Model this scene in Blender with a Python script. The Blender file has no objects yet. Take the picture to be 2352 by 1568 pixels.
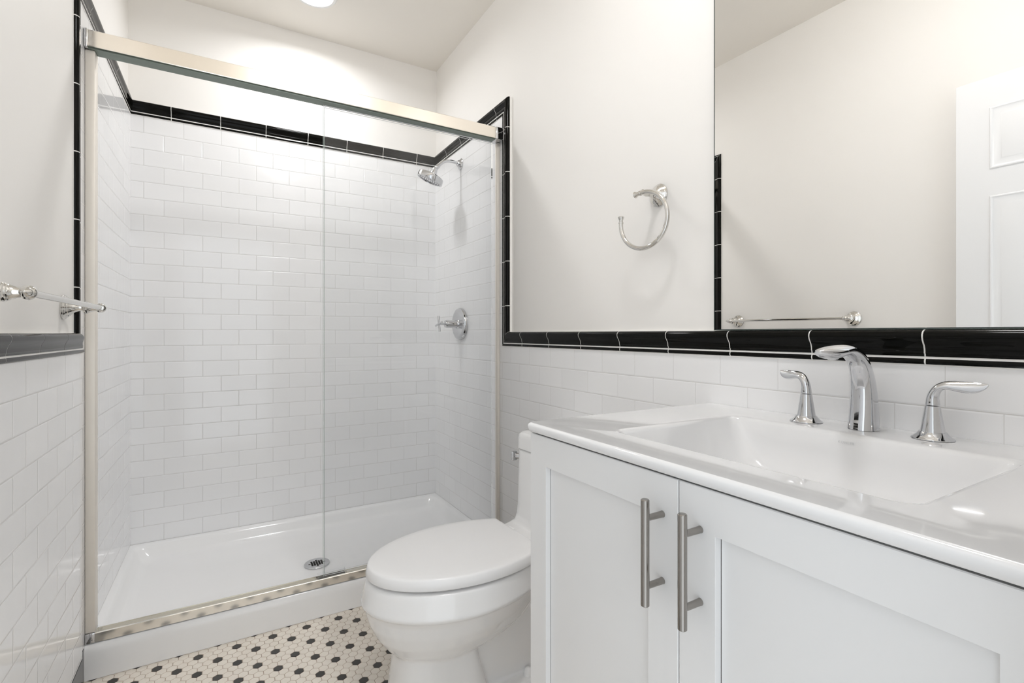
import bpy, bmesh, math, random
from mathutils import Vector, Matrix
random.seed(7)
sc = bpy.context.scene
C = sc.collection
pi = math.pi

# ------------------------------------------------------------------ measures (metres; camera stands at x=0, y=0)
XR, XL, YB, ZC = 1.1423, -0.3677, 2.8906, 2.728      # tile faces right / left / back, ceiling
PT = 0.010                                            # painted plaster lies this far behind the tile face
YF = 0.06                                             # room face of the entry wall
HCAM = 1.0995

# ------------------------------------------------------------------ camera
cam_d = bpy.data.cameras.new('camera'); cam = bpy.data.objects.new('camera', cam_d); C.objects.link(cam)
cam.location = (0, 0, HCAM); cam.rotation_euler = (pi/2, 0, -math.radians(30.35))
cam_d.sensor_width = 36.0; cam_d.lens = 1138.3/2352*36; cam_d.shift_y = -18.3/2352
cam_d.clip_start = 0.01; cam_d.clip_end = 50
sc.camera = cam

# ------------------------------------------------------------------ world, lamps, exposure
sc.view_settings.view_transform = 'Standard'; sc.view_settings.look = 'None'
sc.view_settings.gamma = 1.0; sc.view_settings.exposure = 0.20
sc.view_settings.use_curve_mapping = False
w = bpy.data.worlds.new('world'); sc.world = w; w.use_nodes = True
w.node_tree.nodes['Background'].inputs[0].default_value = (0.90, 0.955, 1.0, 1)
w.node_tree.nodes['Background'].inputs[1].default_value = 1.45
sc.cycles.max_bounces = 14; sc.cycles.diffuse_bounces = 10; sc.cycles.glossy_bounces = 8
sc.cycles.transmission_bounces = 10; sc.cycles.transparent_max_bounces = 16
sc.cycles.sample_clamp_indirect = 8; sc.cycles.caustics_reflective = False; sc.cycles.caustics_refractive = False
SHOWER_LAMP = (0.383, 2.521); ROOM_LAMP = (0.50, 0.66)
P_SHOWER, DOME_GLOW = 5.9, 39.0
def area_lamp(name, x, y, z, r, power, col, spread=180):
    d = bpy.data.lights.new(name, 'AREA'); d.shape = 'DISK'; d.size = 2*r; d.energy = power; d.color = col; d.spread = math.radians(spread)
    o = bpy.data.objects.new(name, d); C.objects.link(o); o.location = (x, y, z)
    return o
area_lamp('shower_lamp_light', SHOWER_LAMP[0], SHOWER_LAMP[1], ZC-0.024, 0.088, P_SHOWER, (.985, .99, 1), 165)
# the room lamp is a glowing glass dome: its lens gives the light (see lamp() below)

# ------------------------------------------------------------------ materials
def mat(name, col, rough=.5, metal=0., spec=.5, coat=0.):
    m = bpy.data.materials.new(name); m.use_nodes = True
    b = m.node_tree.nodes['Principled BSDF']
    b.inputs['Base Color'].default_value = (*col, 1); b.inputs['Roughness'].default_value = rough
    b.inputs['Metallic'].default_value = metal; b.inputs['Specular IOR Level'].default_value = spec
    b.inputs['Coat Weight'].default_value = coat
    return m
class NT:
    def __init__(s, m): s.t = m.node_tree; s.b = s.t.nodes['Principled BSDF']
    def n(s, typ, **kw):
        x = s.t.nodes.new(typ)
        for k, v in kw.items(): setattr(x, k, v)
        return x
    def l(s, a, b): s.t.links.new(a, b)
    def m(s, op, a, b=None, c=None):
        x = s.n('ShaderNodeMath', operation=op)
        for i, v in enumerate((a, b, c)):
            if v is None: continue
            if hasattr(v, 'links') or hasattr(v, 'is_output'): s.l(v, x.inputs[i])
            else: x.inputs[i].default_value = v
        return x.outputs[0]
    def smooth(s, v, a, b):
        x = s.n('ShaderNodeMapRange', interpolation_type='SMOOTHSTEP')
        s.l(v, x.inputs['Value']); x.inputs['From Min'].default_value = a; x.inputs['From Max'].default_value = b
        return x.outputs['Result']

PZ = 0.07727
def paint(name, col, rough=.55, bump=.04):
    m = mat(name, col, rough, spec=.3); t = NT(m)
    tc = t.n('ShaderNodeTexCoord'); no = t.n('ShaderNodeTexNoise'); no.inputs['Scale'].default_value = 180; no.inputs['Detail'].default_value = 3
    n2 = t.n('ShaderNodeTexNoise'); n2.inputs['Scale'].default_value = 2.5
    t.l(tc.outputs['Object'], no.inputs['Vector']); t.l(tc.outputs['Object'], n2.inputs['Vector'])
    bp = t.n('ShaderNodeBump'); bp.inputs['Strength'].default_value = bump; bp.inputs['Distance'].default_value = .001
    t.l(no.outputs['Fac'], bp.inputs['Height']); t.l(bp.outputs['Normal'], t.b.inputs['Normal'])
    mx = t.n('ShaderNodeMix', data_type='RGBA'); mx.inputs[6].default_value = (*[c*.985 for c in col], 1); mx.inputs[7].default_value = (*[min(1, c*1.01) for c in col], 1)
    t.l(n2.outputs['Fac'], mx.inputs[0]); t.l(mx.outputs[2], t.b.inputs['Base Color'])
    return m
TILE_W = (.86, .86, .865)
def subway(name, axis, u0, pu, z0, par=0.0, tight=0.0):
    m = mat(name, TILE_W, .09, spec=.5); t = NT(m)
    tc = t.n('ShaderNodeTexCoord'); sp = t.n('ShaderNodeSeparateXYZ'); t.l(tc.outputs['Object'], sp.inputs[0])
    U, Z = sp.outputs[axis], sp.outputs['Z']
    rz = t.m('DIVIDE', t.m('SUBTRACT', z0, Z), PZ); row = t.m('FLOOR', rz); fz = t.m('FRACT', rz)
    sh = t.m('MULTIPLY', t.m('FLOORED_MODULO', t.m('ADD', row, par), 2.0), 0.5)
    ru = t.m('ADD', t.m('DIVIDE', t.m('SUBTRACT', U, u0), pu), sh); col = t.m('FLOOR', ru); fu = t.m('FRACT', ru)
    def edge(f, s): return t.m('MULTIPLY', t.m('MINIMUM', f, t.m('SUBTRACT', 1.0, f)), s)
    d = t.m('MINIMUM', t.m('ADD', edge(fu, pu), tight), edge(fz, PZ))
    tile = t.smooth(d, .0004, .0011)
    pil = t.smooth(d, .0003, .0040)
    cb = t.n('ShaderNodeCombineXYZ'); t.l(row, cb.inputs[0]); t.l(col, cb.inputs[1])
    wn = t.n('ShaderNodeTexWhiteNoise', noise_dimensions='3D'); t.l(cb.outputs[0], wn.inputs['Vector'])
    sc3 = t.n('ShaderNodeSeparateColor'); t.l(wn.outputs['Color'], sc3.inputs[0])
    tilt = t.m('ADD', t.m('MULTIPLY', t.m('SUBTRACT', sc3.outputs[0], .5), t.m('MULTIPLY', fu, .55)),
                      t.m('MULTIPLY', t.m('SUBTRACT', sc3.outputs[1], .5), t.m('MULTIPLY', fz, .35)))
    no = t.n('ShaderNodeTexNoise'); no.inputs['Scale'].default_value = 14; no.inputs['Detail'].default_value = 1
    t.l(tc.outputs['Object'], no.inputs['Vector'])
    hgt = t.m('ADD', t.m('ADD', pil, tilt), t.m('MULTIPLY', no.outputs['Fac'], .5))
    bp = t.n('ShaderNodeBump'); bp.inputs['Strength'].default_value = 1; bp.inputs['Distance'].default_value = .0005
    t.l(hgt, bp.inputs['Height']); t.l(bp.outputs['Normal'], t.b.inputs['Normal'])
    mx = t.n('ShaderNodeMix', data_type='RGBA'); mx.inputs[6].default_value = (.60, .59, .57, 1)
    v = t.n('ShaderNodeHueSaturation'); v.inputs['Color'].default_value = (*TILE_W, 1)
    t.l(t.m('ADD', .985, t.m('MULTIPLY', sc3.outputs[2], .03)), v.inputs['Value'])
    t.l(v.outputs[0], mx.inputs[7]); t.l(tile, mx.inputs[0]); t.l(mx.outputs[2], t.b.inputs['Base Color'])
    t.l(t.m('SUBTRACT', .6, t.m('MULTIPLY', tile, .51)), t.b.inputs['Roughness'])
    return m
M = dict(
    wall=paint('wall_paint', (.87, .852, .825)), ceil=paint('ceiling_paint', (.86, .825, .77)),
    tile_back=subway('tile_back', 'X', -.3179, .1573, 2.1224), tile_right=subway('tile_right', 'Y', 1.172, .158, 2.1224, 0.0, .00035),
    tile_left=subway('tile_left', 'Y', 1.3875, .158, 2.1224, 1.0, .0005),
    grout=mat('white_grout', (.86, .85, .82), .7), black=mat('black_glaze', (.003, .003, .0022), .05, spec=.13),
    chrome=mat('chrome', (.64, .645, .66), .045, 1.0), nickel=mat('polished_nickel', (.96, .90, .81), .2, 1.0),
    satin=mat('satin_nickel', (.80, .755, .69), .5, .45), track=mat('track_nickel', (.90, .88, .83), .11, 1.0),
    polnick=mat('bright_nickel', (.70, .685, .655), .05, 1.0), steel=mat('brushed_steel', (.33, .31, .288), .2, 1.0),
    ceramic=mat('white_ceramic', (.86, .86, .86), .08, spec=.5, coat=.3), seat=mat('white_plastic', (.88, .88, .885), .22),
    acrylic=mat('white_acrylic', (.885, .885, .887), .12), lacquer=mat('white_lacquer', (.78, .78, .78), .33),
    dark=mat('dark_gap', (.02, .018, .016), .8), top=mat('white_solid_top', (.79, .79, .795), .07, coat=.4),
    letter=mat('grey_lettering', (.62, .63, .64), .3), door=mat('white_door_paint', (.85, .855, .865), .35),
    cream=None, blackhex=mat('black_hex_tile', (.035, .033, .030), .4), fgrout=mat('tan_floor_grout', (.46, .37, .30), .9),
    basetile=mat('black_base_tile', (.012, .012, .011), .12), wtrim=mat('white_trim_paint', (.82, .82, .81), .35),
    mirror=mat('mirror_silver', (.945, .94, .925), .0, 1.0), medge=mat('mirror_edge_shade', (.10, .13, .12), .2),
    rubber=mat('clear_guide', (.90, .90, .90), .3), nozzle=mat('grey_nozzle', (.33, .34, .36), .5), underface=mat('grey_underface', (.20, .24, .21), .4, .6),
)
# pull handles: brushed along the bar
def brushed(m):
    t = NT(m); t.b.inputs['Anisotropic'].default_value = .5
brushed(M['steel'])
m = mat('cream_hex_tile', (.76, .69, .60), .38); t = NT(m)
tc = t.n('ShaderNodeTexCoord'); no = t.n('ShaderNodeTexNoise'); no.inputs['Scale'].default_value = 22; no.inputs['Detail'].default_value = 4
t.l(tc.outputs['Object'], no.inputs['Vector'])
mx = t.n('ShaderNodeMix', data_type='RGBA'); mx.inputs[6].default_value = (.78, .715, .63, 1); mx.inputs[7].default_value = (.87, .815, .74, 1)
t.l(no.outputs['Fac'], mx.inputs[0]); t.l(mx.outputs[2], t.b.inputs['Base Color']); M['cream'] = m
# clear sheet glass: each face lets most light straight through and mirrors a little of the room
m = bpy.data.materials.new('sheet_glass'); m.use_nodes = True; nt = m.node_tree
for n_ in list(nt.nodes):
    if n_.type == 'BSDF_PRINCIPLED': nt.nodes.remove(n_)
tr = nt.nodes.new('ShaderNodeBsdfTransparent'); tr.inputs[0].default_value = (.988, .990, .991, 1)
gl = nt.nodes.new('ShaderNodeBsdfGlossy'); gl.inputs['Roughness'].default_value = 0.0
fr = nt.nodes.new('ShaderNodeFresnel'); fr.inputs[0].default_value = 1.28
ms = nt.nodes.new('ShaderNodeMixShader'); nt.links.new(fr.outputs[0], ms.inputs[0]); nt.links.new(tr.outputs[0], ms.inputs[1]); nt.links.new(gl.outputs[0], ms.inputs[2])
nt.links.new(ms.outputs[0], nt.nodes['Material Output'].inputs[0]); M['glass'] = m
M['glassedge'] = mat('glass_edge', (.45, .52, .49), .15)
def emis(name, col, s):
    m = mat(name, (.9, .9, .9), .5); b = m.node_tree.nodes['Principled BSDF']
    b.inputs['Emission Color'].default_value = (*col, 1); b.inputs['Emission Strength'].default_value = s
    return m
M['lens'] = emis('lamp_lens', (1, .98, .95), 9.0)
M['dome'] = emis('dome_glass', (.99, .99, 1), DOME_GLOW)

# ------------------------------------------------------------------ helpers
def link(name, bm, ms, parent=None, smooth=None):
    me = bpy.data.meshes.new(name)
    bmesh.ops.recalc_face_normals(bm, faces=bm.faces)
    bm.to_mesh(me); bm.free()
    for x in (ms if isinstance(ms, (list, tuple)) else [ms]): me.materials.append(M[x])
    o = bpy.data.objects.new(name, me); C.objects.link(o)
    if parent: o.parent = parent
    if smooth is not None:
        for p in me.polygons: p.use_smooth = True
        if smooth < 180: me.set_sharp_from_angle(angle=math.radians(smooth))
    return o
def struct(o): o['kind'] = 'structure'; return o
def tag(o, label, cat, group=None):
    o['label'] = label; o['category'] = cat
    if group: o['group'] = group
    return o
def thing(name, loc, label, cat, group=None):
    o = bpy.data.objects.new(name, None); C.objects.link(o); o.location = loc; o.empty_display_size = .05
    tag(o, label, cat, group); return o
def settle(root):
    """children were modelled in world coordinates: keep them there under the moved root"""
    bpy.context.view_layer.update()
    for c in root.children: c.matrix_parent_inverse = root.matrix_world.inverted()
def box(bm, x0, x1, y0, y1, z0, z1, mi=0, bev=0, seg=2):
    r = bmesh.ops.create_cube(bm, size=1)
    vs = r['verts']
    for v in vs: v.co = Vector(((x0+x1)/2+v.co.x*(x1-x0), (y0+y1)/2+v.co.y*(y1-y0), (z0+z1)/2+v.co.z*(z1-z0)))
    fs = set(f for v in vs for f in v.link_faces)
    for f in fs: f.material_index = mi
    if bev:
        es = list(set(e for v in vs for e in v.link_edges))
        bmesh.ops.bevel(bm, geom=es, offset=bev, segments=seg, profile=.5, affect='EDGES', clamp_overlap=True)
    return vs
def loft(bm, rings, cap0=True, cap1=True, closed=True, mi=0):
    rv = [[bm.verts.new(p) for p in r] for r in rings]
    n = len(rv[0])
    for a, b in zip(rv, rv[1:]):
        for i in range(n if closed else n-1):
            j = (i+1) % n
            try: bm.faces.new((a[i], a[j], b[j], b[i])).material_index = mi
            except ValueError: pass
    if cap0: bm.faces.new(rv[0][::-1]).material_index = mi
    if cap1: bm.faces.new(rv[-1]).material_index = mi
    return rv
def frame(d):
    d = Vector(d).normalized(); a = Vector((0, 0, 1)) if abs(d.z) < .95 else Vector((0, 1, 0))
    u = d.cross(a).normalized(); return d, u, d.cross(u).normalized()
def lathe(bm, o, axis, prof, n=40, mi=0):
    """prof: (distance along axis, radius)"""
    d, u, v = frame(axis); o = Vector(o)
    rings = [[o+d*h+(u*math.cos(2*pi*i/n)+v*math.sin(2*pi*i/n))*max(r, 1e-5) for i in range(n)] for h, r in prof]
    loft(bm, rings, mi=mi)
def tube(bm, pts, r, n=20, mi=0):
    pts = [Vector(p) for p in pts]; rings = []; pu = None
    for i, p in enumerate(pts):
        d = (pts[min(i+1, len(pts)-1)]-pts[max(i-1, 0)]).normalized()
        if pu is None: _, pu, _ = frame(d)
        u = (pu-d*pu.dot(d)).normalized(); v = d.cross(u); pu = u
        rr = r[i] if isinstance(r, (list, tuple)) else r
        rings.append([p+(u*math.cos(2*pi*k/n)+v*math.sin(2*pi*k/n))*rr for k in range(n)])
    loft(bm, rings, mi=mi)
def spline(pts, n):
    """Catmull-Rom through points of any dimension"""
    out = []; P = [tuple(p) for p in pts]; P = [P[0]]+P+[P[-1]]
    for i in range(1, len(P)-2):
        for k in range(n):
            t = k/n; q = []
            for a, b, c, d in zip(P[i-1], P[i], P[i+1], P[i+2]):
                q.append(.5*((2*b)+(-a+c)*t+(2*a-5*b+4*c-d)*t*t+(-a+3*b-3*c+d)*t**3))
            out.append(tuple(q))
    out.append(P[-2]); return out
def rrect(x0, x1, y0, y1, r, z, n=8):
    pts = []
    for cx, cy, a0 in ((x1-r, y1-r, 0), (x0+r, y1-r, 90), (x0+r, y0+r, 180), (x1-r, y0+r, 270)):
        for k in range(n+1):
            a = math.radians(a0+90*k/n); pts.append(Vector((cx+r*math.cos(a), cy+r*math.sin(a), z)))
    return pts
def quad(bm, pts, mi=0):
    f = bm.faces.new([bm.verts.new(p) for p in pts]); f.material_index = mi; return f

# ------------------------------------------------------------------ the room shell
YT = 2.036        # where the full-height tile of the shower alcove ends on the right wall
YTL = 1.980       # ... and on the left wall
def slab_poly(bm, ax, x0, x1, poly, mi):
    """extrude a polygon given in (a, z) between two planes; ax 'x': plane normal x, a=y; ax 'y': a=x"""
    f = (lambda c, a, z: Vector((c, a, z))) if ax == 'x' else (lambda c, a, z: Vector((a, c, z)))
    loft(bm, [[f(x0, a, z) for a, z in poly], [f(x1, a, z) for a, z in poly]], mi=mi)
TH = .10
# right wall: plaster, with the tile field standing 10 mm proud of it
bm = bmesh.new()
slab_poly(bm, 'x', XR+PT, XR+PT+TH, [(YF-TH, 0), (YB+PT+TH, 0), (YB+PT+TH, ZC), (YF-TH, ZC)], 0)
slab_poly(bm, 'x', XR, XR+PT, [(YF, 0), (YB, 0), (YB, 2.135), (YT-.012, 2.135), (YT-.012, 1.053), (YF, 1.053)], 1)
struct(link('wall_right', bm, ['wall', 'tile_right']))
bm = bmesh.new()
slab_poly(bm, 'y', YB+PT, YB+PT+TH, [(XL-PT-TH, 0), (XR+PT, 0), (XR+PT, ZC), (XL-PT-TH, ZC)], 0)
slab_poly(bm, 'y', YB, YB+PT, [(XL-.012, 0), (XR, 0), (XR, 2.135), (XL-.012, 2.135)], 1)
struct(link('wall_back', bm, ['wall', 'tile_back']))
# left wall: the alcove part is furred out of true by a few millimetres
XK = -0.3765
def xl(y):
    return XL if y < YTL-.012 else XK+(XL-XK)*(y-YTL)/(YB-YTL)
bm = bmesh.new()
slab_poly(bm, 'x', XL-PT-TH, XL-PT, [(YF-TH, 0), (YB+PT, 0), (YB+PT, ZC), (YF-TH, ZC)], 0)
def strip(a, b, xa, xb, z0, z1):
    loft(bm, [[Vector((xa, a, z0)), Vector((xa, a, z1)), Vector((XL-PT-.002, a, z1)), Vector((XL-PT-.002, a, z0))],
              [Vector((xb, b, z0)), Vector((xb, b, z1)), Vector((XL-PT-.002, b, z1)), Vector((XL-PT-.002, b, z0))]], mi=1)
strip(YF, YTL-.012, XL, XL, 0, 1.053); strip(YTL-.012, YB, XK, XL, 0, 2.135)
struct(link('wall_left', bm, ['wall', 'tile_left']))
# entry wall with the doorway the photographer stands in
DX0, DX1, DH = -.300, .440, 2.10
bm = bmesh.new()
def bx(*a, mi=0, bev=0): return box(bm, *a, mi=mi, bev=bev)
bx(XL-PT, DX0-.02, YF-TH, YF, 0, ZC); bx(DX1+.02, XR+PT, YF-TH, YF, 0, ZC); bx(DX0-.02, DX1+.02, YF-TH, YF, DH+.02, ZC)
struct(link('wall_front', bm, 'wall'))
bm = bmesh.new()
bx(DX0-.02, DX0, YF-TH-.005, YF+.004, 0, DH+.02); bx(DX1, DX1+.02, YF-TH-.005, YF+.004, 0, DH+.02); bx(DX0, DX1, YF-TH-.005, YF+.004, DH, DH+.02)
bx(DX1+.02, DX1+.08, YF, YF+.016, 0, DH+.08, bev=.003); bx(DX0-.05, DX1+.08, YF, YF+.016, DH+.02, DH+.09, bev=.003)
struct(link('trim_1', bm, 'wtrim'))
bm = bmesh.new(); bx(XL-PT-TH, XR+PT+TH, YF-TH, YB+PT+TH, ZC, ZC+.08)
struct(link('ceiling', bm, 'ceil'))

# floor: every hexagon of the mosaic modelled
bm = bmesh.new()
bx(XL-.05, XR+.02, YF-TH, 2.10, -.05, -.0012, mi=0)
p = 0.02865; dy = p*math.sqrt(3)/2; R0 = (p-.0019)/math.sqrt(3)
OX, OY = .0454, 1.9927
for j in range(-80, 4):
    y = OY+j*dy
    if y < YF-TH+.01: continue
    for i in range(-18, 42):
        x = OX+i*p+(j % 2)*p/2
        if x < XL-.02 or x > XR+.01: continue
        blk = (j % 2 == 0) and ((i - (j % 4)) % 4 == 0)
        ins = .0007; jx, jy = random.uniform(-.00015, .00015), random.uniform(-.00015, .00015)
        h3 = [[Vector((x+jx+(R0-d)*math.sin(k*pi/3), y+jy+(R0-d)*math.cos(k*pi/3), z)) for k in range(6)] for d, z in ((0, -.0013), (0, -.0006), (ins, 0))]
        loft(bm, h3, cap0=False, mi=2 if blk else 1)
struct(link('floor', bm, ['fgrout', 'cream', 'blackhex']))
# black base tiles
bm = bmesh.new()
yb0 = YF
joints = [YF, .20, .40, .60, .80, 1.0, 1.2, 1.4, 1.60, 1.79, 1.967, 2.03]
for a, b in zip(joints, joints[1:]):
    f_ = XL if b < 1.99 else XK
    bx(XL-.012, f_+.0016, a+.0008, min(b, 2.030)-.0008, 0, .108, mi=0, bev=.001)
bx(XL-.012, XL+.0007, YF, 1.966, 0, .107, mi=1)
struct(link('baseboard_left', bm, ['basetile', 'grout']))
bm = bmesh.new()
for a, b in ((.90, 1.1), (1.1, 1.3), (1.3, 1.5), (1.5, 1.7), (1.7, 1.9), (1.9, 2.028)):
    bx(XR-.008, XR, a+.001, b-.001, 0, .108, mi=0, bev=.003)
bx(XR-.004, XR, .90, 2.028, 0, .106, mi=1)
struct(link('baseboard_right', bm, ['basetile', 'grout']))

# ------------------------------------------------------------------ black rail-and-liner mouldings round the tile
LINER = [(0, .0), (.0012, .0035), (.004, .0055), (.008, .0055), (.0112, .004), (.0122, .001)]
RAIL = [(.0150, .001), (.0158, .004), (.020, .0045), (.0225, .0065), (.0245, .0060), (.030, .0068), (.036, .0088), (.042, .0128), (.047, .0158), (.052, .0172), (.057, .0170), (.0615, .0145), (.0645, .0105), (.0662, .005), (.0664, -.0105)]
def moulding(name, runs, place, scale=1.0, vd=None):
    """runs: (start, end, joints) where start/end are functions of offset w giving the (a, z) point; place(a, z, d) -> world"""
    bm = bmesh.new()
    for ri, (st, en, L, js) in enumerate(runs):
        if place is globals().get('pl'): _low[0] = ri == 2
        cuts = [0]+sorted(js)+[L]
        for k, (a, b) in enumerate(zip(cuts, cuts[1:])):
            ga = .0014 if k else .0008; gb = .0014 if b != L else .0008
            for prof in (LINER, RAIL):
                rings = []
                for s in (a+ga, b-gb):
                    ring = []
                    for w_, d_ in prof:
                        w_ *= scale
                        (a0, z0), (a1, z1) = st(w_), en(w_)
                        base0, base1 = st(0), en(0)
                        if s <= ga+1e-9: t_ = 0.0; q = (a0, z0); off = s
                        elif s >= L-gb-1e-9: q = (a1, z1); off = s-L
                        else:
                            # point at distance s along the zero line, shifted by w
                            ux, uz = (base1[0]-base0[0])/L, (base1[1]-base0[1])/L
                            wx, wz = a0-base0[0], z0-base0[1]
                            al = wx*ux+wz*uz; q = (a0-al*ux+ux*s, z0-al*uz+uz*s); off = 0
                        if off:
                            ux, uz = (base1[0]-base0[0])/L, (base1[1]-base0[1])/L; q = (q[0]+ux*off, q[1]+uz*off)
                        ring.append(place(q[0], q[1], d_))
                    w0, w1 = prof[0][0]*scale, prof[-1][0]*scale
                    ring.append(ring[-1]+(place(0, 0, -.008)-place(0, 0, 0)) if prof is LINER else ring[-1])
                    ring.append(ring[0]+(place(0, 0, -.008)-place(0, 0, 0)))
                    rings.append(ring)
                loft(bm, rings, mi=0)
        # grout bed just under the glaze
        rings = []
        G = [(-.0016, -.006), (-.0016, .0008)]+[(w_, d_-.0006) for w_, d_ in LINER[1:-1]]+[(.0128, .0030), (.0146, .0030)]+[(w_, d_-.0006) for w_, d_ in RAIL[1:-1]]+[(.0664, -.0090), (.0672, -.0092), (.0672, -.0105)]
        for fn in (st, en):
            ring = [place(*fn(w_*scale), d_) for w_, d_ in G]; rings.append(ring)
        loft(bm, rings, mi=1)
    return struct(link(name, bm, ['black', 'grout'], smooth=35))
ZT, ZL = 2.1224, 1.0408
def js(start, sgn, first, pitch, L):
    out = []; v = (first-start)*sgn
    while v < .02: v += pitch
    while v < L-.02: out.append(v); v += pitch
    return out
pr = lambda a, z, d: Vector((XR-d, a, z))
moulding('trim_2', [
    (lambda w: (YB, ZT+w), lambda w: (YT-w, ZT+w), YB-YT, js(YB, -1, 2.7019, .203, YB-YT)),
    (lambda w: (YT-w, ZT+w), lambda w: (YT-w, ZL+w), ZT-ZL, js(ZT, -1, 2.048, .2052, ZT-ZL)),
    (lambda w: (YT-w, ZL+w), lambda w: (YF, ZL+w), YT-YF, js(YT, -1, 1.8562, .2065, YT-YF))], pr)
xs_ = lambda a: XK+(XL-XK)*(a-YTL)/(YB-YTL)
pl = lambda a, z, d: Vector(((XL if (a < YTL+.001 and z < ZL+.0665) and _low[0] else xs_(a))+d*(.70 if d > 0 else 1), a, z))
_low = [False]
SL = .90
moulding('trim_3', [
    (lambda w: (YB, ZT+w/SL), lambda w: (YTL-w/SL, ZT+w/SL), YB-YTL, js(YB, -1, 2.7494, .2165, YB-YTL)),
    (lambda w: (YTL-w/SL, ZT+w/SL), lambda w: (YTL-w/SL, ZL+w), ZT-ZL, js(ZT, -1, 2.0405, .201, ZT-ZL)),
    (lambda w: (YTL-w/SL, ZL+w), lambda w: (YF, ZL+w), YTL-YF, js(YTL, -1, 1.753, .2073, YTL-YF))], pl, SL)
pb = lambda a, z, d: Vector((a, YB-d, z))
moulding('trim_4', [(lambda w: (XL, ZT+w), lambda w: (XR, ZT+w), XR-XL, js(XL, 1, -.2099, .2048, XR-XL))], pb)

# ------------------------------------------------------------------ the open entry door, folded back against the left wall
bm = bmesh.new()
dx0, dx1, dy0, dy1, dz0, dz1 = -.338, -.303, .085, .788, .012, 2.095
bx(dx0, dx1, dy0, dy1, dz0, dz1, bev=.0015)
door = struct(link('door_1', bm, 'door'))
def door_panel(y0, y1, z0, z1):
    bm = bmesh.new(); x = dx1
    def rect(i, d): return [Vector((x+d, y0+i, z0+i)), Vector((x+d, y1-i, z0+i)), Vector((x+d, y1-i, z1-i)), Vector((x+d, y0+i, z1-i))]
    loft(bm, [rect(-.001, -.003), rect(-.001, .0004), rect(.002, .004), rect(.006, .0045), rect(.010, .002), rect(.014, .0008), rect(.030, .0010), rect(.034, .0026), rect(.036, .0030)], mi=0)
    return link('door_panel', bm, 'door', door, smooth=25)
for (pa, pb_) in ((.686, .490), (.391, .195)):
    for z0, z1 in ((1.737, 1.975), (.86, 1.632), (.24, .74)):
        door_panel(pb_, pa, z0, z1)
bm = bmesh.new()
lathe(bm, (dx1, .72, .93), (1, 0, 0), [(0, .032), (.006, .032), (.008, .014), (.03, .012), (.036, .022), (.05, .027), (.062, .022), (.066, .0)], 32)
link('door_handle', bm, 'chrome', door, smooth=40)

# ------------------------------------------------------------------ ceiling lamps
def lamp(x, y, name, R, r, dz, label, cat, glow='lens', deep=1.0):
    root = thing(name, (x, y, ZC), label, cat, None)
    bm = bmesh.new(); lathe(bm, (0, 0, 0), (0, 0, -1), [(0, R), (dz*.5, R), (dz, R-.006), (dz, r+.002), (dz*.4, r), (.002, r)] if deep == 1.0 else [(0, R), (.010, R), (.014, R-.004), (.014, r+.002), (.002, r)], 56)
    link('trim_ring', bm, 'wtrim', root, smooth=35)
    bm = bmesh.new(); lathe(bm, (0, 0, 0), (0, 0, -1), [(.0025, r-.001)]+[(dz*.7+(dz*deep)*math.sin(a*pi/24), r*math.cos(a*pi/24)-.003*math.cos(a*pi/24)) for a in range(0, 13)], 56)
    link('lens', bm, glow, root, smooth=50)
lamp(*SHOWER_LAMP, 'recessed_light', .102, .082, .012, 'round white recessed ceiling light glowing above the shower', 'ceiling light')
lamp(*ROOM_LAMP, 'ceiling_light', .150, .138, .035, 'round white flush ceiling light over the middle of the room', 'ceiling light', 'dome', 2.0)

# ------------------------------------------------------------------ shower pan
pan = thing('shower_pan', ((XL+XR)/2, 2.03, 0), 'wide white glossy shower base with a raised front curb on the hex tile floor', 'shower base')
bm = bmesh.new()
x0, x1, yf, yb, zt = -.3764, XR-.001, 2.031, YB-.001, .1124
L = [rrect(x0, x1, yf, yb, .004, .001), rrect(x0, x1, yf+.002, yb, .004, .080), rrect(x0, x1, yf+.0045, yb, .004, .097), rrect(x0, x1, yf+.010, yb, .004, .107), rrect(x0, x1, yf+.019, yb, .004, zt),
     rrect(x0+.022, x1-.022, yf+.082, yb-.030, .030, zt), rrect(x0+.030, x1-.030, yf+.090, yb-.038, .034, zt-.003), rrect(x0+.038, x1-.038, yf+.098, yb-.046, .040, zt-.013),
     rrect(x0+.052, x1-.052, yf+.110, yb-.062, .045, .074), rrect(x0+.066, x1-.066, yf+.125, yb-.078, .05, .063), rrect(x0+.09, x1-.09, yf+.15, yb-.10, .06, .0585), rrect(x0+.30, x1-.30, yf+.30, yb-.28, .05, .055)]
loft(bm, L, cap0=True, cap1=True)
link('basin', bm, 'acrylic', pan, smooth=60)
bm = bmesh.new(); dc = (.372, 2.385, .0585)
lathe(bm, dc, (0, 0, 1), [(-.004, .054), (.0015, .054), (.0030, .051), (.0022, .047), (.0018, .001)], 48)
for i in range(-3, 4):
    for j in range(-3, 4):
        if i*i+j*j > 9.5 or (abs(i) == 3 and abs(j) > 0) : continue
        box(bm, dc[0]+i*.0105-.0042, dc[0]+i*.0105+.0042, dc[1]+j*.0095-.0030, dc[1]+j*.0095+.0030, dc[2]+.0010, dc[2]+.0027, mi=1)
link('drain_cover', bm, ['chrome', 'dark'], pan, smooth=35)
settle(pan)

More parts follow.
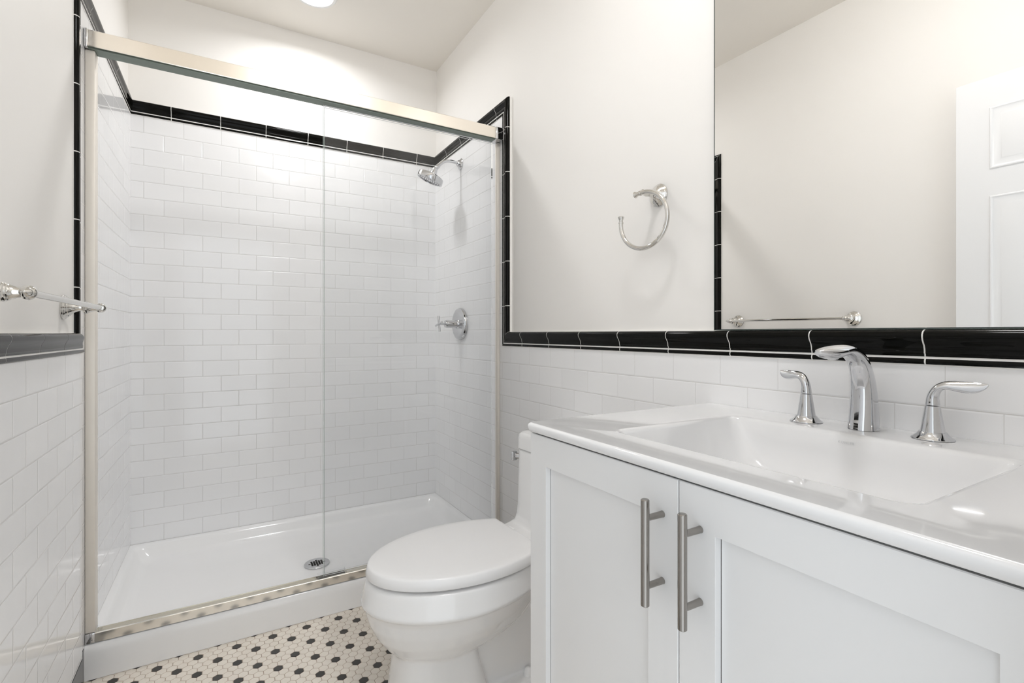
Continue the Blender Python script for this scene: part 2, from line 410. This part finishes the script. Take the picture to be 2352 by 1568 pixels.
# ------------------------------------------------------------------ shower enclosure: header, track, jambs, guide
enc = thing('shower_door_frame', ((XL+XR)/2, 2.06, .1124), 'polished nickel sliding shower door frame across the alcove opening', 'shower frame')
bm = bmesh.new(); HX0, HX1 = -.366, 1.100
def extr_x(bm, xa, xb, prof, mi=0): loft(bm, [[Vector((xa, y, z)) for y, z in prof], [Vector((xb, y, z)) for y, z in prof]], mi=mi)
hy = 2.026; hz0, hz1 = 2.008, 2.0605
extr_x(bm, HX0, HX1, [(hy, hz0+.002), (hy+.001, hz0), (hy+.005, hz0), (hy+.005, hz0+.004), (hy+.058, hz0+.004), (hy+.058, hz0), (hy+.063, hz0), (hy+.063, hz1-.002), (hy+.061, hz1), (hy+.002, hz1), (hy, hz1-.002)])
link('header_rail', bm, 'nickel', enc)
bm = bmesh.new(); extr_x(bm, HX0, HX1, [(hy+.008, hz0-.004), (hy+.055, hz0-.004), (hy+.055, hz0+.0035), (hy+.008, hz0+.0035)])  # dark grey-green strip along the lower face of the header
link('header_underface', bm, 'underface', enc)
bm = bmesh.new(); box(bm, HX1, XR-.0005, hy-.002, hy+.066, hz0-.003, hz1+.002, bev=.004, seg=3); link('end_bracket', bm, 'chrome', enc, smooth=40)
bm = bmesh.new(); box(bm, xl(2.05)+.0005, HX0, hy-.002, hy+.066, hz0-.003, hz1+.002, bev=.002, seg=2); link('end_bracket', bm, 'chrome', enc, smooth=40)
bm = bmesh.new(); ty = 2.040; tz = .1128
extr_x(bm, -.350, XR-.004, [(ty, tz), (ty+.050, tz), (ty+.050, tz+.024), (ty+.047, tz+.024), (ty+.046, tz+.010), (ty+.008, tz+.010), (ty+.007, tz+.0285), (ty+.005, tz+.030), (ty+.0015, tz+.030), (ty, tz+.028)])
link('bottom_track', bm, 'track', enc)
bm = bmesh.new(); box(bm, xl(2.05)+.0005, -.350, ty-.0015, ty+.051, tz, tz+.031, bev=.002); link('track_end_cap', bm, 'chrome', enc, smooth=40)
bm = bmesh.new(); box(bm, xl(2.05)+.0005, -.350, 2.043, 2.085, tz+.0315, hz0-.004, bev=.0025); link('side_jamb', bm, 'satin', enc, smooth=40)
bm = bmesh.new(); box(bm, 1.1275, XR-.0005, 2.062, 2.086, tz+.0315, hz0-.004, bev=.003); link('side_jamb', bm, 'satin', enc, smooth=40)
bm = bmesh.new()
for yy in (2.056, 2.074, 2.092): box(bm, .328, .432, yy-.0016, yy+.0016, tz+.012, tz+.036, bev=.0012)
box(bm, .330, .432, 2.054, 2.094, tz+.012, tz+.018, bev=.002)
link('door_guide', bm, 'glass', enc, smooth=40)
settle(enc)
def glass(name, x0_, x1_, y_, label):
    root = thing(name, (x0_, y_, tz+.032), label, 'shower door')
    bm = bmesh.new(); box(bm, x0_, x1_, y_-.003, y_+.003, tz+.030, 2.000); link('glass_pane', bm, 'glass', root)
    bm = bmesh.new(); box(bm, x0_-.0012, x0_-.0001, y_-.003, y_+.003, tz+.030, 2.000); link('polished_edge', bm, 'glassedge', root)
    settle(root)
glass('glass_door', .346, 1.098, 2.0645, 'outer clear glass sliding shower door on the room side of its twin')
glass('glass_door', .353, 1.110, 2.0835, 'inner clear glass sliding shower door right behind the outer one')

# ------------------------------------------------------------------ shower head and valve
sh = thing('showerhead', (XR, 2.512, 2.037), 'round chrome shower head on a bent arm high on the tiled alcove wall', 'shower head')
bm = bmesh.new(); lathe(bm, (XR, 2.512, 2.037), (-1, 0, .06), [(-.002, .031), (.003, .031), (.006, .027), (.012, .019), (.022, .016), (.024, .012), (.026, .0)], 40)
link('wall_flange', bm, 'chrome', sh, smooth=40)
arm = spline([(1.138, 2.512, 2.038), (1.115, 2.512, 2.0405), (1.085, 2.512, 2.0425), (1.062, 2.512, 2.0400), (1.042, 2.512, 2.0325), (1.022, 2.512, 2.0165), (1.003, 2.512, 1.9975)], 6)
bm = bmesh.new(); tube(bm, arm, .0085); link('shower_arm', bm, 'chrome', sh, smooth=50)
ax = Vector((-.34, .21, -.915)).normalized()
bm = bmesh.new(); c0 = Vector((1.003, 2.512, 1.9975))
lathe(bm, c0-Vector((-.6, 0, -.62)).normalized()*.012, (-.6, 0, -.62), [(0, .0), (0, .0115), (.020, .0120), (.024, .010), (.030, .0)], 32)
lathe(bm, c0+Vector((-.012, 0, -.013)), ax, [(-.008, .002), (-.004, .013), (.004, .0155), (.010, .0155), (.014, .018), (.036, .0185), (.0365, .0)], 36)
link('swivel_joint', bm, 'chrome', sh, smooth=40)
hc = Vector((.9775, 2.518, 1.958))
bm = bmesh.new(); lathe(bm, hc, ax, [(0, 0), (0, .020), (.004, .052), (.008, .0655), (.012, .069), (.036, .0715), (.040, .070), (.041, .064), (.038, .063)], 64)
link('head_shell', bm, 'chrome', sh, smooth=35)
bm = bmesh.new(); lathe(bm, hc+ax*.0375, ax, [(-.003, 0), (-.003, .0635), (0, .0635), (.001, .060), (.001, 0)], 64)
_, hu, hv = frame(ax)
for ring, cnt in ((.018, 8), (.031, 14), (.044, 20), (.055, 26)):
    for k in range(cnt):
        a = 2*pi*k/cnt; q = hc+ax*.0382+(hu*math.cos(a)+hv*math.sin(a))*ring
        lathe(bm, q, ax, [(0, .0022), (.0022, .0018), (.0024, 0)], 8, mi=1)
link('spray_face', bm, ['chrome', 'nozzle'], sh, smooth=35)
settle(sh)
va = thing('shower_valve', (XR, 2.51, 1.1525), 'round chrome shower valve plate with a cross handle on the alcove tile', 'shower valve')
bm = bmesh.new(); lathe(bm, (XR, 2.51, 1.1525), (-1, 0, 0), [(-.002, .0885), (.007, .0885), (.016, .0845), (.021, .076), (.0225, .070), (.0215, .068), (.0225, .0)], 72)
link('escutcheon', bm, 'chrome', va, smooth=35)
bm = bmesh.new(); lathe(bm, (XR-.020, 2.51, 1.1515), (-1, 0, 0), [(-.002, .030), (.004, .024), (.012, .0212), (.066, .0212), (.074, .0185), (.076, .011), (.078, .006), (.104, .0055), (.106, .0)], 40)
link('handle_stem', bm, 'chrome', va, smooth=35)
bm = bmesh.new(); hx = 1.0125
for a in (12, 102):
    dv = Vector((0, math.sin(math.radians(a)), math.cos(math.radians(a))))
    c = Vector((hx, 2.51, 1.1515)); tube(bm, [c-dv*.0435, c-dv*.043, c-dv*.03, c+dv*.03, c+dv*.043, c+dv*.0435], [.0045, .0062, .0062, .0062, .0062, .0045], 16)
link('cross_handle', bm, 'chrome', va, smooth=40)
settle(va)

# ------------------------------------------------------------------ towel ring
yr, zr = 1.079, 1.521; xw = XR+PT
tr_ = thing('towel_ring', (xw, yr, zr), 'open C-shaped polished chrome towel ring on the plaster beside the mirror', 'towel ring')
ROSE = [(0, .034), (.003, .034), (.005, .0315), (.006, .0315), (.009, .0285), (.010, .0285), (.013, .0250), (.0145, .0245), (.020, .0180), (.028, .0125), (.038, .0090), (.041, .0085)]
bm = bmesh.new(); lathe(bm, (xw, yr, zr), (-1, 0, 0), ROSE+[(.050, .0105), (.054, .0110), (.058, .0100), (.064, .0080), (.070, .0085), (.075, .0)], 40)
link('wall_post', bm, 'polnick', tr_, smooth=30)
# ring plane: horizontal direction nearly along +y, turned 8 degrees outward
al = math.radians(8.3); ev = Vector((-math.sin(al), math.cos(al), 0)); Rr = .083
tp = Vector((1.0785, 1.0763, 1.5185)); cc = tp+Vector((0, 0, -Rr))-ev*.004
path = []
for k in range(0, 61):
    a = math.radians(97-(97+183)*k/60); path.append(cc+ev*(-Rr*math.cos(a))+Vector((0, 0, Rr*math.sin(a))))
bm = bmesh.new(); tube(bm, path, .0067, 20); link('ring', bm, 'polnick', tr_, smooth=50)
def finial(bm, p, d, s=1.0): lathe(bm, p, d, [(-.001, .0), (-.001, .0078*s), (.003, .0080*s), (.004, .0062*s), (.010, .0062*s), (.016, .0090*s), (.019, .0100*s), (.021, .0085*s), (.024, .0)], 24)
bm = bmesh.new(); finial(bm, path[0], path[0]-path[1]); link('finial', bm, 'polnick', tr_, smooth=35)
bm = bmesh.new(); finial(bm, path[-1], path[-1]-path[-2]); link('finial', bm, 'polnick', tr_, smooth=35)
settle(tr_)

# ------------------------------------------------------------------ towel bar on the left wall
xb_, zb = -.296, 1.172; xwl = XL-PT
tb = thing('towel_bar', (xwl, 1.49, zb), 'long polished chrome towel bar on two posts above the black rail of the left wall', 'towel bar')
bm = bmesh.new(); tube(bm, [(xb_, 1.195, zb), (xb_, 1.5, zb), (xb_, 1.810, zb)], .0068, 24); link('bar', bm, 'polnick', tb, smooth=50)
for yy, sg in ((1.800, 1), (1.192, -1)):
    bm = bmesh.new(); lathe(bm, (xwl, yy, zb), (1, 0, 0), ROSE+[(.044, .0130), (.047, .0170), (.0495, .0178), (.051, .0160), (.053, .0164), (.055, .0145), (.057, .0146), (.060, .0120), (.068, .0095), (.076, .0088), (.080, .0)], 40)
    link('wall_post', bm, 'polnick', tb, smooth=30)
    bm = bmesh.new(); lathe(bm, (xb_, yy-sg*.014, zb), (0, sg, 0), [(0, .0), (0, .0088), (.003, .0095), (.006, .0085), (.010, .0118), (.014, .0130), (.019, .0118), (.023, .0090), (.027, .0098), (.030, .0085), (.040, .0020), (.041, 0)], 32)
    link('finial', bm, 'polnick', tb, smooth=35)
settle(tb)

# ------------------------------------------------------------------ mirror (its left edge stands off the wall a little)
mr = thing('wall_mirror', (1.135, .45, 1.110), 'large frameless wall mirror above the black rail and faucet', 'mirror')
dl, tau = math.radians(.74), math.radians(.0)
W_, H_ = .92, .98
rot = Matrix.Rotation(dl, 4, 'Z') @ Matrix.Rotation(tau, 4, 'Y')
pivot = Vector((1.132, .867, 1.1095))
def mp(dn, s, z): # dn = depth behind the face, s = distance from left edge, z = height
    return pivot+rot @ Vector((dn, -s, z))
bm = bmesh.new()
rg = [[mp(d, a, b) for a, b in ((i, i), (W_-i, i), (W_-i, H_-i), (i, H_-i))] for d, i in ((.0004, .0012), (.0016, 0))]
f = loft(bm, rg, cap0=True, cap1=False)
link('mirror_glass', bm, 'mirror', mr)
bm = bmesh.new(); rg = [[mp(d, a, b) for a, b in ((i, i), (W_-i, i), (W_-i, H_-i), (i, H_-i))] for d, i in ((.0006, -.0001), (.0006, -.0016), (.0060, -.0016), (.0062, .02), (.0085, .02))]  # back plate; its dark rim colours in the shaded line along the mirror edge
loft(bm, rg, cap0=False); link('backing_shade_rim', bm, 'medge', mr); settle(mr)

# ------------------------------------------------------------------ vanity cabinet
FX = .566; VY0, VY1 = .096, .891; VB = .8915
van = thing('vanity_cabinet', (.85, .49, 0), 'white two-door shaker bathroom vanity cabinet under the sink top', 'cabinet')
bm = bmesh.new(); FB = FX+.020
box(bm, FB, XR-.0005, VY1-.018, VY1, .0, VB, bev=.0008); box(bm, FB, XR-.0005, VY0, VY0+.018, .0, VB, bev=.0008)
box(bm, FB+.004, XR-.0005, VY0+.018, VY1-.018, .09, .108); box(bm, XR-.02, XR-.0005, VY0+.018, VY1-.018, .108, .70)
box(bm, FB, FB+.018, VY0+.018, VY1-.018, .80, VB-.004); box(bm, FB+.05, FB+.065, VY0+.018, VY1-.018, 0, .09)
link('carcass', bm, 'lacquer', van)
bm = bmesh.new(); box(bm, FX+.012, FX+.0205, VY0+.01, VY1-.01, .10, VB+.0018, mi=0); link('shadow_gap', bm, 'dark', van)
GAP = .4937
def vdoor(ya, yb_, pulls, pa, pb__):
    z0_, z1_ = .100, .8895
    bm = bmesh.new(); t_ = .020; st = .0595
    zi0, zi1 = z0_+.062, z1_-.0605
    def R4(x, a, b, c, d): return [Vector((x, a, c)), Vector((x, b, c)), Vector((x, b, d)), Vector((x, a, d))]
    e = .0012
    loft(bm, [R4(FX+t_, ya, yb_, z0_, z1_), R4(FX+e, ya, yb_, z0_, z1_), R4(FX, ya+e, yb_-e, z0_+e, z1_-e), R4(FX, pa-.0004, pb__+.0004, zi0-.0004, zi1+.0004), R4(FX+.0006, pa, pb__, zi0, zi1), R4(FX+.0115, pa, pb__, zi0, zi1)], cap0=True, cap1=False)
    d = link('cabinet_door', bm, 'lacquer', van)
    bm = bmesh.new(); box(bm, FX+.0118, FX+.0170, pa+.0008, pb__-.0008, zi0+.0008, zi1-.0008); link('recessed_panel', bm, 'lacquer', d)
    bm = bmesh.new()
    box(bm, FX+.0128, FX+.019, pa, pb__, zi0, zi1); link('panel_groove', bm, 'dark', d)
    bm = bmesh.new(); zc = .7815; bxx = .5305
    lathe(bm, (bxx, pulls, zc-.0775), (0, 0, 1), [(0, .0), (0, .0052), (.0012, .0063), (.1538, .0063), (.155, .0052), (.155, 0)], 32)
    for s in (-.0495, .0495): lathe(bm, (bxx, pulls, zc+s), (1, 0, 0), [(0, .0045), (FX-bxx-.001, .0048), (FX-bxx+.0002, .0052), (FX-bxx+.0003, 0)], 24)
    link('bar_pull', bm, 'steel', d, smooth=40)
    return d
vdoor(GAP+.0010, VY1-.002, .5235, .5525, .831)
vdoor(.098, GAP-.0010, .4560, .153, .4320)
settle(van)

# ------------------------------------------------------------------ vanity top with basin
ZV = .9125
vt = thing('vanity_sink', (.85, .49, VB+.002), 'glossy white vanity top with a rectangular sink basin', 'sink')
bm = bmesh.new()
tx0, tx1, ty0, ty1 = .556, XR-.0006, .093, .8935; zb0 = VB+.0022
def tr2(i, r, z): return rrect(tx0+i, tx1-min(i, .001), ty0+i, ty1-i, r, z, 6)
bx0, bx1, by0, by1 = .655, 1.010, .246, .722
def br(i, r, z, ib=None, il=None):
    ib = i if ib is None else ib; il = i if il is None else il
    return rrect(bx0+i, bx1-ib, by0+il, by1-il, r, z, 6)
L = [tr2(.010, .006, zb0), tr2(.0045, .010, zb0+.0003), tr2(.0015, .012, zb0+.003), tr2(.0, .013, zb0+.008), tr2(.0, .013, ZV-.006), tr2(.0018, .012, ZV-.0022), tr2(.006, .010, ZV), tr2(.0065, .010, ZV),
     br(-.010, .030, ZV), br(-.0045, .026, ZV-.0006), br(-.0005, .024, ZV-.003), br(.0022, .024, ZV-.008), br(.010, .03, ZV-.040, .006, .020), br(.022, .036, ZV-.080, .014, .045), br(.040, .05, ZV-.105, .028, .075), br(.065, .05, ZV-.118, .05, .10), br(.10, .05, ZV-.122, .085, .14)]
loft(bm, L, cap0=False, cap1=True)
# underside of the bowl
L2 = [br(-.02, .03, zb0, -.02, -.02), br(0, .03, ZV-.05, 0, .005), br(.03, .04, ZV-.12, .02, .05), br(.09, .05, ZV-.130, .08, .12)]
loft(bm, L2, cap0=False, cap1=True)
link('countertop', bm, 'top', vt, smooth=40)
bm = bmesh.new(); lathe(bm, (.835, .485, ZV-.1222), (0, 0, 1), [(-.001, .0), (-.001, .030), (.0018, .030), (.0025, .026), (.001, .022), (.004, .020), (.006, .012), (.0065, 0)], 40)
link('pop_up_drain', bm, 'chrome', vt, smooth=40)
cu = bpy.data.curves.new('maker_mark', 'FONT'); cu.body = 'KOHLER'; cu.size = .0064; cu.space_character = 1.25; cu.extrude = .00012; cu.align_x = 'CENTER'; cu.align_y = 'CENTER'
to = bpy.data.objects.new('tmp_text', cu); C.objects.link(to); bpy.context.view_layer.update()
me = bpy.data.meshes.new_from_object(to.evaluated_get(bpy.context.evaluated_depsgraph_get())); bpy.data.objects.remove(to); bpy.data.curves.remove(cu)
me.materials.clear(); me.materials.append(M['letter'])
lt = bpy.data.objects.new('maker_mark', me); C.objects.link(lt); lt.parent = vt
lt.rotation_euler = (pi/2-math.radians(7), 0, -pi/2); lt.location = (1.0052, .483, .8955)
settle(vt)

# ------------------------------------------------------------------ faucet
fa = thing('faucet', (1.083, .490, ZV), 'chrome widespread faucet with arched spout and two leaf lever handles behind the basin', 'faucet')
def sweep(bm, secs, n=32, power=2.0, side=Vector((0, 1, 0))):
    """secs: (centre, half width along side, half thickness across)"""
    cs = [Vector(s[0]) for s in secs]; rings = []
    for i, (c_, wd, th_) in enumerate(secs):
        d = (cs[min(i+1, len(cs)-1)]-cs[max(i-1, 0)]).normalized() if i else Vector((0, 0, 1))
        sd = (side-d*side.dot(d)).normalized(); up = sd.cross(d).normalized()
        ring = []
        for k in range(n):
            a = 2*pi*k/n; ca, sa = math.cos(a), math.sin(a)
            ring.append(cs[i]+sd*(wd*math.copysign(abs(ca)**(2/power), ca))+up*(th_*math.copysign(abs(sa)**(2/power), sa)))
        rings.append(ring)
    loft(bm, rings)
bm = bmesh.new(); Y0 = .490
pts = [(1.0850, .9130, .0255, .0290), (1.0852, .9210, .0248, .0279), (1.0860, .932, .0243, .0272), (1.0862, .955, .0232, .0250), (1.0850, .985, .0216, .0222), (1.0805, 1.012, .0200, .0196),
       (1.0700, 1.036, .0186, .0166), (1.0530, 1.0545, .0180, .0138), (1.0310, 1.0645, .0185, .0118), (1.0080, 1.0680, .0196, .0108), (.9850, 1.0665, .0212, .0118), (.9640, 1.0645, .0206, .0120), (.9460, 1.0645, .0170, .0098), (.9320, 1.0660, .0108, .0058), (.9245, 1.0672, .0035, .0018)]
ps = spline(pts, 4)
sweep(bm, [((x, Y0, z), b_, a_) for x, z, b_, a_ in ps], 40, 2.15)
lathe(bm, (.972, Y0, 1.0620), (.12, 0, -1), [(0, .0100), (.0080, .0100), (.0105, .0080), (.0105, 0)], 28)
link('spout', bm, 'chrome', fa, smooth=50)
def handle(cx, cy, dr):
    bm = bmesh.new()
    lathe(bm, (cx, cy, ZV), (0, 0, 1), [(.0001, .0300), (.0010, .0308), (.0022, .0305), (.0050, .0268), (.0085, .0228), (.0120, .0204), (.0135, .0196), (.0136, .0176), (.030, .0150), (.045, .0127), (.0590, .0106), (.0594, .0096), (.0598, 0)], 48)
    hb = link('handle_base', bm, 'chrome', fa, smooth=30)
    bm = bmesh.new(); d2 = Vector((dr[0], dr[1], 0)).normalized(); sd = Vector((-d2.y, d2.x, 0))
    q = [(0, .0604, .0104, .0104), (0, .066, .0100, .0099), (.0004, .074, .0092, .0088), (.0030, .083, .0088, .0078), (.0090, .0920, .0086, .0068), (.0180, .0965, .0086, .0058), (.0290, .0968, .0094, .0050), (.0410, .0958, .0100, .0044), (.0530, .0958, .0102, .0036), (.0630, .0975, .0080, .0028), (.0705, .1005, .0042, .0018), (.0735, .1026, .0016, .0010)]
    # blade is rolled so that its broad face looks up towards the room
    roll = spline([(0,), (0,), (0,), (.1,), (.3,), (.5,), (.65,), (.75,), (.8,), (.8,), (.8,), (.8,)], 3)
    q = spline(q, 3); secs = []
    rings = []; cs = [Vector((cx, cy, ZV))+d2*s_+Vector((0, 0, z_)) for s_, z_, _, _ in q]
    want = Vector((-.30, 0, -.95))     # the blade hangs down on the side of the basin
    for i, (s_, z_, wd, th_) in enumerate(q):
        d = (cs[min(i+1, len(cs)-1)]-cs[max(i-1, 0)]).normalized()
        a_ = (sd-d*sd.dot(d)).normalized(); w1 = (want-d*want.dot(d)).normalized()
        if w1.dot(a_) < 0: a_ = -a_
        k_ = max(0, min(1, roll[i][0]*1.2)); u_ = (a_*(1-k_)+w1*k_).normalized(); v_ = d.cross(u_)
        rings.append([cs[i]+u_*(wd*math.cos(2*pi*k/28))+v_*(th_*math.sin(2*pi*k/28)) for k in range(28)])
    loft(bm, rings); link('lever', bm, 'chrome', hb, smooth=50)
handle(1.071, .5925, (.30, .95)); handle(1.088, .3815, (0.02, -1))
settle(fa)

# ------------------------------------------------------------------ toilet
TY = 1.404
wc = thing('toilet', (.75, TY, 0), 'white one-piece toilet with closed elongated lid between shower and vanity', 'toilet')
def egg(xf, xb, hw, z, n=64, p=2.35, q=.46, pf=2.0):
    """plan outline: pointed-oval front, squarer back; q = where the widest line lies between front and back"""
    xm = xf+(xb-xf)*q; pts = []
    for k in range(n):
        a = 2*pi*k/n; c_, s_ = math.cos(a), math.sin(a)
        if c_ < 0: x_ = xm-(xm-xf)*abs(c_)**(2/pf); y_ = hw*math.copysign(abs(s_)**(2/pf), s_)
        else: x_ = xm+(xb-xm)*abs(c_)**(2/p); y_ = hw*math.copysign(abs(s_)**(2/p), s_)
        pts.append(Vector((x_, TY+y_, z)))
    return pts
def oval(xf, xc, hw, ab, xb, z, pf=1.9, rc=.02):
    """lid / rim outline: pointed front, sides drawn in again towards a straight back edge at xb"""
    half = []
    for k in range(24):
        t_ = k/23*pi/2; half.append((xc-(xc-xf)*math.cos(t_)**(2/pf), hw*math.sin(t_)**(2/pf)))
    te = (xb-rc-xc)/ab
    for k in range(1, 15):
        u_ = te*k/14; half.append((xc+ab*u_, hw*math.sqrt(max(0, 1-u_*u_))))
    ye = half[-1][1]
    for k in range(1, 7):
        a = k/6*pi/2; half.append((xb-rc+rc*math.sin(a), ye-rc*.9*(1-math.cos(a))))
    half.append((xb, ye*.45))
    return [Vector((x, TY+y, z)) for x, y in half]+[Vector((x, TY-y, z)) for x, y in half[::-1][:-1]]
bm = bmesh.new()
loft(bm, [oval(.356, .62, .186, .30, .875, .4055), oval(.3505, .62, .1905, .30, .875, .402), oval(.347, .62, .193, .30, .875, .394), oval(.337, .61, .203, .30, .875, .352), oval(.3345, .61, .206, .30, .875, .343), oval(.336, .61, .2045, .30, .875, .337), oval(.343, .61, .198, .30, .87, .3325),
          oval(.347, .61, .191, .295, .86, .315, 1.8), oval(.358, .61, .178, .285, .84, .280, 1.85), oval(.378, .60, .157, .27, .81, .240, 1.9), oval(.404, .59, .130, .25, .78, .205, 2.0), oval(.430, .58, .105, .22, .74, .180, 2.0), oval(.47, .57, .07, .18, .70, .165, 2.0)])
loft(bm, [egg(.432, .655, .098, .24, p=6, q=.5, pf=2.6), egg(.430, .655, .100, .17, p=6, q=.5, pf=2.6), egg(.418, .680, .108, .08, p=6, q=.5, pf=2.6), egg(.410, .694, .114, .03, p=6, q=.5, pf=2.6), egg(.407, .700, .117, .001, p=6, q=.5, pf=2.6)])
def yz(x, hw, z0_, z1_, r):
    pts = []
    for cy, cz, a0 in ((hw-r, z1_-r, 0), (-hw+r, z1_-r, 90), (-hw+r, z0_+r, 180), (hw-r, z0_+r, 270)):
        for k in range(7):
            a = math.radians(a0+15*k); pts.append(Vector((x, TY+cy+r*math.cos(a), cz+r*math.sin(a))))
    return pts
loft(bm, [yz(.60, .062, .01, .33, .03), yz(.75, .064, .01, .36, .03), yz(.95, .070, .01, .40, .03), yz(1.12, .075, .01, .40, .03)])
box(bm, .60, 1.12, TY-.112, TY+.112, .001, .022, bev=.008)
# deck and tank shell
def rr(x0_, x1_, hw, r, z): return rrect(x0_, x1_, TY-hw, TY+hw, r, z, 8)
def deck(i_, z): return [Vector((x, TY+y, z)) for x, y in ((.78+i_, .10-i_), (.80+i_, .135-i_), (.855, .150-i_), (.885, .158-i_), (.915, .168-i_), (.95, .184-i_), (1.128, .186-i_), (1.128, -.186+i_), (.95, -.184+i_), (.915, -.168+i_), (.885, -.158+i_), (.855, -.150+i_), (.80+i_, -.135+i_), (.78+i_, -.10+i_))]
loft(bm, [deck(.06, .22), deck(.03, .30), deck(.004, .36), deck(0, .4095)])
loft(bm, [rr(.915, 1.130, .186, .05, .395), rr(.930, 1.130, .186, .05, .412), rr(.941, 1.130, .186, .05, .435), rr(.947, 1.130, .188, .05, .47), rr(.952, 1.130, .191, .05, .56), rr(.956, 1.130, .195, .05, .671)])
body = link('bowl_and_tank', bm, 'ceramic', wc, smooth=180)
rm = body.modifiers.new('remesh', 'REMESH'); rm.mode = 'VOXEL'; rm.voxel_size = .0042; rm.use_smooth_shade = True
smo = body.modifiers.new('smooth', 'SMOOTH'); smo.factor = .5; smo.iterations = 7
bm = bmesh.new()
loft(bm, [rr(.958, 1.130, .193, .05, .6735), rr(.954, 1.132, .197, .052, .6755), rr(.955, 1.132, .197, .052, .715), rr(.958, 1.130, .194, .05, .727), rr(.968, 1.12, .184, .045, .7345), rr(1.00, 1.09, .15, .03, .7385)])
link('tank_lid', bm, 'ceramic', wc, smooth=50)
bm = bmesh.new()
loft(bm, [oval(.44, .63, .10, .25, .80, .4045), oval(.44, .63, .10, .25, .80, .4155)])
link('seat_ring', bm, 'seat', wc, smooth=60)
bm = bmesh.new()
LX = .846
def lidring(i_, z, xb=LX): return oval(.3535+i_, .645, .1885-i_, .296-i_*.5, xb-i_*.5, z, 1.98, .014)
loft(bm, [lidring(.002, .4135), lidring(-.003, .4142), lidring(-.005, .4175), lidring(.0, .4385), lidring(.0018, .4418), lidring(.005, .4441), lidring(.010, .4455), lidring(.030, .4466), lidring(.09, .4480)])
link('lid', bm, 'seat', wc, smooth=60)
for s in (-.075, .075):
    bm = bmesh.new(); box(bm, .842, .872, TY+s-.022, TY+s+.022, .410, .432, bev=.006, seg=3); link('lid_hinge', bm, 'seat', wc, smooth=50)
bm = bmesh.new(); ly = TY+.19; 
lathe(bm, (.972, TY+.180, .640), (-.7, .7, 0), [(-.006, .010), (.010, .0115), (.014, .0105), (.016, 0)], 24)
box(bm, .944, .968, TY+.186, TY+.198, .622, .658, bev=.0045, seg=3)
link('flush_lever', bm, 'chrome', wc, smooth=40)
for s in (-1, 1):
    bm = bmesh.new(); lathe(bm, (.835, TY+s*.083, .022), (0, 0, 1), [(-.002, .0155), (.010, .0150), (.018, .012), (.023, .006), (.0245, 0)], 28); link('bolt_cap', bm, 'seat', wc, smooth=60)
settle(wc)
wc.rotation_euler = (0, 0, math.radians(2.0)); wc.location.y += .003
